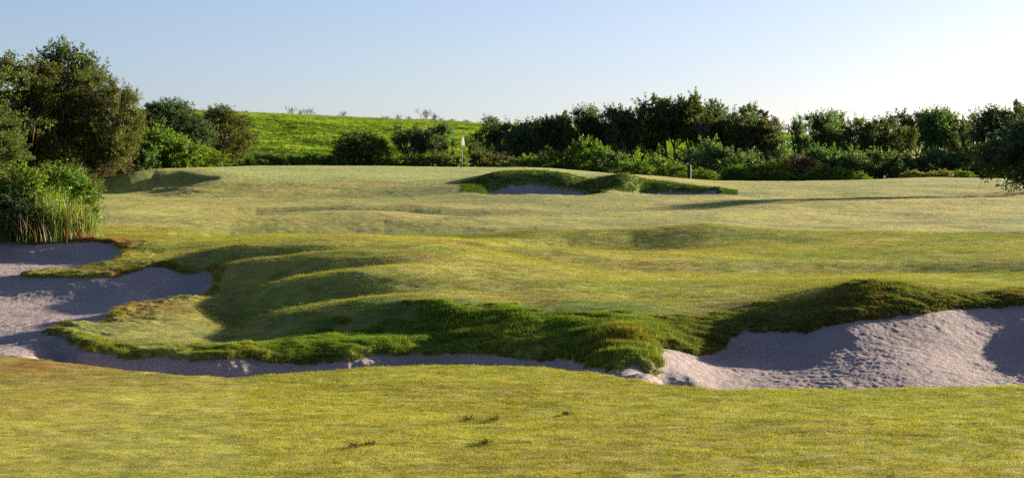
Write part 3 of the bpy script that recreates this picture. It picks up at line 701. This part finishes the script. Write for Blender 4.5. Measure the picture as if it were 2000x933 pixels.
sparse = [
 (1372, 180, 75, 158, 0, M_OAK2, 'thin see through tree, topmost of the middle wood against the sky'),
 (1345, 186, 60, 161, 1, M_OAK, 'thin topped tree directly left of the see through one'),
 (1455, 210, 90, 163, 2, M_BRN, 'half bare brownish tree near the right end of the middle wood'),
 (1576, 222, 46, 160, 0, M_MID, 'slim leaning tree at the left end of the right wood'),
 (1870, 222, 70, 168, 1, M_OAK2, 'thin leaved pale tree in the right wood'),
 (1970, 192, 70, 148, 2, M_DARK, 'thin tree with flat leaf pads high at the right edge')]
for px, top, wp, y, k, mt, lb in sparse:
    zb = gz(px, y); place(PS[k], 'thin_tree', px, y, lb, 'tree', 'thin crowned trees of the far belt', w=wp / F * y * 1.2, h=top_h(top, y, zb), mat=mt, z=zb, tilt=.08)

shr = [  # px, top row, width px, y, mat, label
 (262, 262, 110, 119, M_MID, 'dark green shrub against the foot of the left wood'),
 (300, 243, 130, 121, M_GREEN, 'highest bright green shrub between the left oaks'),
 (352, 262, 110, 122, M_GREEN, 'bright green shrub above the shaded knoll'),
 (398, 286, 100, 124, M_GREEN, 'low bright shrub left of the lit olive oak'),
 (455, 296, 90, 134, M_GREEN, 'low leafy shrub under the lit olive oak'),
 (222, 292, 75, 112, M_BRN, 'dry brown mossy shrub left of the shaded knoll'),
 (192, 318, 60, 108, M_BRN, 'small brown shrub beside the dry mossy one'),
 (520, 298, 95, 139, M_MID, 'low dark shrub at the left foot of the hill'),
 (568, 300, 90, 140, M_MID, 'low shrub, second along the foot of the hill'),
 (612, 302, 90, 139, M_GREEN, 'low green shrub left of the lone rounded oak'),
 (655, 304, 70, 138.5, M_MID, 'small dark shrub at the left foot of the rounded oak'),
 (752, 302, 90, 139, M_GREEN, 'low green shrub right of the rounded oak'),
 (800, 300, 80, 140, M_MID, 'low shrub under the slim young oak'),
 (845, 296, 90, 139, M_OAK2, 'olive brown shrub under the pair of young oaks'),
 (888, 300, 70, 139, M_YEL, 'yellowish shrub just left of the flagstick'),
 (940, 294, 80, 141, M_OAK2, 'grey brown shrub right of the flagstick'),
 (985, 300, 80, 142, M_BRN, 'brownish twiggy shrub under the dark oaks'),
 (1018, 303, 85, 139, M_GREEN, 'low bright shrub left of the tall bright one'),
 (1075, 292, 100, 138, M_GREEN, 'bright green shrub, widest of the middle group'),
 (1145, 270, 95, 139, M_GREEN, 'tall pointed yellow green shrub before the middle wood'),
 (1190, 292, 90, 138, M_MID, 'shaded green shrub right of the tall pointed one'),
 (1245, 318, 70, 134, M_GREEN, 'small bright shrub at the end of the green'),
 (1290, 305, 85, 136, M_GREEN, 'bright shrub left of the dark post'),
 (1332, 322, 60, 132, M_GREEN, 'low bright shrub touching the left side of the dark post'),
 (1375, 328, 60, 131, M_GREEN, 'low bright shrub directly right of the dark post'),
 (1395, 276, 120, 148, M_MID, 'high blue green shrub behind the dark post'),
 (1460, 296, 110, 144, M_MID, 'broad blue green shrub right of the post'),
 (1440, 322, 75, 136, M_GREEN, 'low bright shrub on the fairway edge, left of the widest low one'),
 (1500, 316, 100, 137, M_GREEN, 'widest low bright shrub on the far fairway edge'),
 (1560, 302, 90, 141, M_BRN, 'reddish brown shrub between the two woods'),
 (1535, 280, 100, 150, M_MID, 'green shrub in the dip of the tree line'),
 (1600, 286, 110, 148, M_MID, 'green shrub below the slim leaning tree'),
 (1620, 322, 100, 138, M_GREEN, 'low bright shrub right of the reddish one'),
 (1655, 292, 110, 146, M_MID, 'bushy green shrub in the right wood'),
 (1668, 330, 60, 136, M_GREEN, 'small bright shrub left of the white marker'),
 (1712, 292, 110, 148, M_MID, 'dark green shrub behind the white marker'),
 (1770, 302, 110, 146, M_DARK, 'dark shrub above the yellow green ones'),
 (1790, 331, 65, 134, M_YEL, 'yellow green shrub, left of the low yellow pair'),
 (1835, 330, 70, 134, M_YEL, 'yellow green shrub, right of the low yellow pair'),
 (1830, 292, 110, 148, M_MID, 'green shrub at the foot of the right wood'),
 (1876, 330, 60, 135, M_GREEN, 'small green shrub next to the low yellow pair'),
 (1890, 290, 110, 146, M_MID, 'tall shrub left of the near dark tree'),
 (1945, 300, 110, 145, M_DARK, 'dark shrub behind the near dark tree'),
 (2020, 296, 130, 145, M_DARK, 'dark shrub at the right edge under the far oaks')]
for i, (px, top, wp, y, mt, lb) in enumerate(shr):
    zb = gz(px, y); place(PH[i % 4], 'shrub', px, y, lb, 'shrub', 'shrubs along the far edge of the course', w=wp / F * y * 1.1, h=top_h(top, y, zb) * 1.02, mat=mt, z=zb, sink=.1)

# bare bushes on the crest of the hill
bare = [(566, 204, 20, PN2, 'slim bare bush, leftmost of the two tall ones on the hill'), (590, 212, 16, PN, 'small bare bush between the two left ones on the hill'), (602, 209, 30, PN2, 'twiggy bare bush right of the slim one on the hill'),
 (672, 214, 22, PN2, 'lone V shaped bare bush on the hill'), (752, 225, 20, PN, 'faint low bare bush above the lone rounded oak'), (780, 220, 16, PN, 'thin bare bush left of the biggest one on the hill'), (796, 224, 14, PN, 'tiny bare bush beside the biggest one on the hill'),
 (826, 208, 34, PN2, 'biggest bare bush on the crest of the hill'), (845, 218, 20, PN, 'bare bush touching the biggest one on its right'), (862, 228, 14, PN, 'tiny bare bush right of the biggest ones'), (886, 230, 22, PN, 'wide low bare bush near the right end of the crest'),
 (908, 231, 20, PN, 'low bare bush above the flag'), (936, 235, 14, PN, 'last tiny bare bush before the middle wood'), (478, 214, 20, PN, 'faint bare bush next to the lit olive oak')]
for px, top, wp, pr, lb in bare:
    y = HILLY - 2; x = xpx(px, y); zb = float(hill_z(np.array([x]), np.array([float(y)]))[0])
    place(pr, 'bare_bush', px, y, lb, 'bare bush', 'bare bushes on the hill crest', w=wp / F * y * 1.1, h=max(1.0, top_h(top, y, zb)), z=zb)
for px, top, wp, y, lb in [(1432, 196, 60, 165, 'grey leafless tree poking out behind the middle wood'), (1500, 236, 60, 166, 'grey leafless tree on the right slope of the middle wood'), (1050, 222, 50, 168, 'grey leafless tree above the left end of the middle wood'), (1695, 222, 50, 172, 'grey leafless tree behind the right wood')]:
    zb = gz(px, y); place(PN2, 'bare_tree', px, y, lb, 'bare tree', None, w=wp / F * y, h=top_h(top, y, zb), z=zb)

# near dark tree at the right edge
PR = tree_proto('edge_tree', 351, 7.6, 4.6, 120, 60000, .072, .10, .12, 14, .1, M_DARK, trunk_r=.2)
zb = gz(2055, 94.); place(PR, 'oak_tree', 2066, 94., 'near dark tree in shade, its low branches hanging into the right edge', 'oak tree', None, w=8.0, h=top_h(226, 94., zb), mat=M_DARK, z=zb, rot=1.0)

# leafy bushes and reeds by the left bunker
PL = [tree_proto('leafy_bush', 361 + k, 2.6, 2.2, 60, 15000, .036, .05, .15, 12, .5, M_GREEN, trunk_r=.06, shape='bush') for k in range(2)]
near = [(60, 322, 190, 51, PL[0], M_GREEN, 'leafy green bush on the bunker edge, behind the left half of the reeds'),
 (128, 318, 130, 52, PL[1], M_GREEN, 'bright leafy bush right behind the reeds'),
 (-40, 340, 200, 50.8, PL[1], M_MID, 'dark bush cut off by the left edge over the bunker'),
 (22, 372, 175, 49.7, PL[0], M_DARK, 'low dark shaded bush overhanging the sand at the far left'),  # dark leaf colour stands in for shade at the foot of the bushes
 (168, 398, 46, 50.4, PL[0], M_MID, 'small glossy bush right of the reeds'),
 (165, 330, 90, 80, PL[0], M_OAK2, 'olive bush behind the reeds where the fairway begins'),
 (110, 316, 150, 84, PL[1], M_OAK2, 'olive thicket behind the leafy bunker bushes'),
 (15, 340, 110, 78, PL[1], M_BRN, 'reddish brown bush behind the bunker bushes at the left edge')]
for px, top, wp, y, pr, mt, lb in near:
    zb = gz(px, y); place(pr, 'leafy_bush', px, y, lb, 'bush', 'bushes by the left bunker', w=wp / F * y * 1.1, h=top_h(top, y, zb) * 1.03, mat=mt, z=zb, sink=.08)
def reed_clump(px, y, n_, rad, h0, h1, lean, cols, label, kind='reed_clump', seed=1, wd=.010):
    rng = np.random.default_rng(seed); vs = []; fs = []; ls = []; cc = []; k = 0
    for _ in range(n_):
        a = rng.uniform(0, 6.28); q = rad * math.sqrt(rng.uniform()); b = np.array([q * math.cos(a) * 1.5, q * math.sin(a), -.03])
        h = rng.uniform(h0, h1); la = rng.uniform(0, 6.28); ln = abs(rng.normal(0, lean)) + .03; yaw = rng.uniform(0, 6.28)
        d = np.array([math.cos(yaw), math.sin(yaw), 0]) * wd * rng.uniform(.6, 1.3); sd_ = np.array([math.cos(la), math.sin(la), 0])
        c = np.array(cols[int(rng.integers(len(cols)))]) * rng.uniform(.7, 1.3)
        for t in (0, .35, .7, 1.0):
            p = b + sd_ * math.sin(ln) * h * t ** 1.8 + np.array([0, 0, h * t * math.cos(ln) * (1 - .12 * t * ln * 3)]); ww = d * (1 - t ** 2 * .95)
            vs += [p - ww, p + ww]; cc += [c, c]
        for j in range(3): fs += [k + 2 * j, k + 2 * j + 1, k + 2 * j + 3, k + 2 * j + 2]; ls.append(4)
        k += 8
    me = mesh_np(kind + '_blades', np.array(vs), np.array(fs), np.array(ls), [M_REED]); add_col(me, np.array(cc))
    o = link(kind, me, label=label, category='reeds', group='reeds and dry grass by the left bunker'); o.location = (xpx(px, y), y, gz(px, y)); return o
G1 = (.11, .19, .03); Y1 = (.22, .24, .045); O1 = (.26, .13, .04); D1 = (.06, .10, .02); B1 = (.20, .09, .04)  # D1: grass green darkened to paint in the shade below the bushes
reed_clump(108, 49.7, 150, .34, .9, 1.42, .10, [G1, Y1, Y1, O1, G1], 'tall upright yellow green reeds, left part of the stand', seed=3)
reed_clump(140, 49.9, 130, .26, .7, 1.2, .20, [G1, Y1, O1, Y1], 'tall yellow and orange reeds, right part of the stand', seed=4)
reed_clump(160, 50.1, 120, .22, .4, .95, .5, [Y1, G1, Y1], 'arching pale reeds leaning over the turf', seed=5)
reed_clump(150, 49.6, 260, .36, .12, .36, .6, [O1, B1, B1, B1], 'dry reddish grass at the foot of the reeds', kind='dry_grass', seed=6, wd=.008)
reed_clump(183, 50.3, 90, .22, .15, .45, .5, [Y1, G1], 'short pale grass tuft right of the reeds', kind='grass_tuft', seed=7, wd=.007)
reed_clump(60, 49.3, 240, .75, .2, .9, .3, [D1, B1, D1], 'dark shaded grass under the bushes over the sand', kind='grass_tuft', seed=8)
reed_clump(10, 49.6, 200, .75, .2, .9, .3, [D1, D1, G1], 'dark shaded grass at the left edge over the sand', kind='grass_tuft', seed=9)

# ------------------------------------------------------------------ flagstick, post, marker, turf clumps
M_WHITE = mat_plain('white_paint', (.8, .78, .76), .5, 4, .05); M_CLOTH = mat_leaf('flag_cloth', (.78, .72, .70), .35, .08, .8, .1, tcol=(1, 1, 1))
M_POLE = mat_plain('pole_paint', (.35, .42, .46), .4, 4, .1); M_POLE2 = mat_plain('dark_pole', (.06, .055, .05), .5, 4, .1)
M_POST = mat_plain('dark_stained_wood', (.020, .010, .008), .7, 12, .4); M_SOIL = mat_leaf('torn_turf', (.11, .075, .03), .15, .6, .9, .1)
M_BLUE = mat_plain('blue_cap', (.05, .08, .35), .5, 4, .1)
fy = 124.0; fxx = xpx(903, fy); fz = gz(903, fy)
fl = link('flagstick', None, label='flagstick with a limp white flag standing on the green', category='flag'); fl.location = (fxx, fy, fz)
ph = top_h(262, fy, fz)
for a0, a1, mt in ((0, .30, M_POLE2), (.30, .52, M_POLE), (.52, 1.0, M_POLE2)):
    g = Geo(); g.tube([(0, 0, ph * a0 - (.1 if a0 == 0 else 0)), (0, 0, ph * (a0 + a1) / 2), (0, 0, ph * a1)], [.016] * 3, 8); link('pole_section', g.mesh('pole_section', [mt], True), fl)
g = Geo(); g.tube([(0, 0, ph), (0, 0, ph + .03), (0, 0, ph + .05)], [.022, .022, .008], 8); link('finial', g.mesh('finial', [M_BLUE], True), fl)
# limp cloth: hangs in deep folds from the pole
uu = np.linspace(0, 1, 26); vv = np.linspace(0, 1, 20); U_, V_ = np.meshgrid(uu, vv)
wdt = .03 + .10 * np.sin(np.clip(V_ * 1.15, 0, 1) * math.pi * .62) ** 1.4
cx_ = (U_ - .25) * wdt * 1.3; cyy = .05 * np.sin(U_ * 15 + V_ * 1.5) * (.4 + V_) ; czz = ph - .04 - V_ * .66 - U_ * .05 * (1 - V_) - .05 * np.abs(np.sin(U_ * 8)) * V_
vv_ = np.stack([cx_, cyy, czz], -1).reshape(-1, 3); ii = np.arange(26 * 20).reshape(20, 26)
fq = np.stack([ii[:-1, :-1], ii[:-1, 1:], ii[1:, 1:], ii[1:, :-1]], -1).reshape(-1, 4)
g = Geo(); g.add(vv_, fq, 4); link('flag_cloth', g.mesh('flag_cloth', [M_CLOTH], True), fl)
# dark post: round topped timber post
py_ = 126.0; pz = gz(1346, py_); hh = top_h(321, py_, pz)
g = Geo(); rr = .125
zz = [-.2, 0, .03, hh * .45, hh * .46, hh - .10, hh - .04, hh - .01, hh]; ra = [rr, rr * 1.02, rr, rr * .98, rr * 1.0, rr * .98, rr * .85, rr * .55, .01]
g.tube([(0.003 * math.sin(z * 3), 0, z) for z in zz], ra, 14)
pr_ = link('post', g.mesh('post', [M_POST], True), label='thick dark wooden post standing before the shrubs on the far fairway edge', category='post'); pr_.location = (xpx(1346, py_), py_, pz)
# small white marker box, a low stone beside it
def bevel_box(name, sx, sy, sz, mat, bev=.02, rng=None, rough=0):
    import bmesh
    bm = bmesh.new(); bmesh.ops.create_cube(bm, size=1)
    for v in bm.verts: v.co.x *= sx; v.co.y *= sy; v.co.z = (v.co.z + .5) * sz
    bmesh.ops.bevel(bm, geom=bm.edges[:], offset=bev, segments=2, affect='EDGES')
    if rough:
        bmesh.ops.subdivide_edges(bm, edges=bm.edges[:], cuts=2, use_grid_fill=True)
        for v in bm.verts: v.co += Vector(rng.normal(0, rough, 3))
    me = bpy.data.meshes.new(name); bm.to_mesh(me); bm.free(); me.materials.append(mat); return me
from mathutils import Vector
my = 127.0; mz = gz(1727, my)
mk = link('tee_marker', None, label='small white marker block on the far fairway edge below the right wood', category='marker'); mk.location = (xpx(1727, my), my, mz)
mk.rotation_euler = (0, .15, .3)
b1 = link('block', bevel_box('block', .13, .13, .16, M_WHITE, .02), mk); b1.location = (0, 0, .07)
b2 = link('foot', bevel_box('foot', .2, .2, .09, M_POST, .02), mk); b2.location = (0, 0, -.02)
st = link('flat_stone', bevel_box('flat_stone', .22, .15, .06, mat_plain('pale_stone', (.35, .33, .31), .9, 9, .2), .02, np.random.default_rng(4), .008), label='flat pale stone lying just right of the white marker block', category='stone'); st.location = (xpx(1737, my), my, gz(1737, my))
def turf_clump(px, row, wpx, seed, label):
    # distance where the line of sight meets the ground
    ys = np.arange(12, 70, .02); hz = H(xpx(px, ys), ys); rw = HROW + (CAMZ - hz) * F / ys
    y = float(ys[np.argmax(rw <= row)]); w_ = wpx / F * y; rng = np.random.default_rng(seed); g = Geo()
    m = int(130 * max(1, wpx / 30))
    c = np.stack([rng.normal(0, .26 * w_, m), rng.normal(0, .05 + .1 * w_, m), np.abs(rng.normal(0, .010, m)) * (1 + .8 * (rng.uniform(size=m) > .8))], -1)
    g.leaves(c, .010, rng, .2, .35)
    o = link('torn_turf', g.mesh('torn_turf', [M_SOIL]), label=label, category='turf clump', group='dark torn turf clumps on the grass'); o.location = (xpx(px, y), y, float(H(np.array([xpx(px, y)]), np.array([y]))[0]) + .012)
    o.rotation_euler = (0, 0, rng.uniform(-.2, .2))
for i, t in enumerate([(724, 870, 28, 'dark torn turf clump, widest one in the foreground grass'), (692, 874, 26, 'flat strip of dark torn turf left of the widest clump'), (948, 868, 18, 'small dark turf clump below the row of three'), (966, 822, 19, 'dark turf clump, middle one of the foreground trio'),  # second entry models the cast shadow of the widest clump as dark flecks
    (914, 821, 30, 'thin scattered turf debris left of the middle clump'), (1106, 811, 15, 'dark turf clump, rightmost of the foreground ones'), (1255, 514, 26, 'dark turf clump far out on the right fairway'), (856, 440, 26, 'faint turf clump on the distant middle fairway')]):
    turf_clump(*t[:3], 400 + i, t[3])


HAZE = 0
if HAZE:
    hm, hnt, hn, hl = nt_new('haze_air'); ho = N(hn, 'ShaderNodeOutputMaterial'); pv = N(hn, 'ShaderNodeVolumePrincipled')
    pv.inputs['Color'].default_value = (.80, .88, 1, 1); pv.inputs['Density'].default_value = HAZE; pv.inputs['Anisotropy'].default_value = .3
    hl.new(pv.outputs[0], ho.inputs['Volume'])
    x0, x1, y0, y1, z0, z1 = -420, 520, -12, 580, -2.5, 34
    hv_ = np.array([(x, y, z) for z in (z0, z1) for y in (y0, y1) for x in (x0, x1)], float)
    hf = np.array([[0, 2, 3, 1], [4, 5, 7, 6], [0, 1, 5, 4], [2, 6, 7, 3], [0, 4, 6, 2], [1, 3, 7, 5]])
    link('haze', mesh_np('haze', hv_, hf.ravel(), np.full(6, 4), [hm]), kind='stuff', label='thin pale morning haze over the course', category='haze')
# ------------------------------------------------------------------ light, sky, camera
e, a = math.radians(SUN_EL), math.radians(SUN_AZ)
sd = np.array([math.cos(e) * math.cos(a), math.cos(e) * math.sin(a), math.sin(e)])
from mathutils import Vector
sl = bpy.data.lights.new('sun', 'SUN'); sl.energy = 5.0; sl.angle = math.radians(.5); sl.color = (1.0, .88, .70)
so = bpy.data.objects.new('sun', sl); COL.objects.link(so); so.rotation_euler = Vector(sd).to_track_quat('Z', 'Y').to_euler(); so.location = (60, 20, 30)
w = bpy.data.worlds.new('World'); scene.world = w; w.use_nodes = True
nt = w.node_tree; nt.nodes.clear()
wo = nt.nodes.new('ShaderNodeOutputWorld'); bg = nt.nodes.new('ShaderNodeBackground'); sk = nt.nodes.new('ShaderNodeTexSky')
sk.sky_type = 'NISHITA'; sk.sun_disc = False; sk.sun_elevation = e; sk.sun_rotation = math.atan2(sd[0], sd[1])
sk.air_density = .7; sk.dust_density = 1.0; sk.ozone_density = 2.4; sk.altitude = 0
bg.inputs['Strength'].default_value = .052
tint = nt.nodes.new('ShaderNodeVectorMath'); tint.operation = 'MULTIPLY'; tint.inputs[1].default_value = (1.07, .95, .97)
nt.links.new(sk.outputs[0], tint.inputs[0]); nt.links.new(tint.outputs[0], bg.inputs[0]); nt.links.new(bg.outputs[0], wo.inputs[0])
cam = bpy.data.cameras.new('camera'); co = bpy.data.objects.new('camera', cam); COL.objects.link(co)
co.location = (0, 0, CAMZ); co.rotation_euler = (math.radians(90), 0, 0)
cam.sensor_width = 36; cam.lens = F / 2000 * 36; cam.shift_y = -(466.5 - HROW) / 2000; cam.clip_end = 8000; cam.clip_start = .1
scene.camera = co
scene.view_settings.view_transform = 'Standard'; scene.view_settings.look = 'None'; scene.view_settings.exposure = 1.8; scene.view_settings.gamma = 1
scene.render.engine = 'CYCLES'
scene.cycles.max_bounces = 4; scene.cycles.diffuse_bounces = 2; scene.cycles.transmission_bounces = 2; scene.cycles.transparent_max_bounces = 4
scene.cycles.use_denoising = False
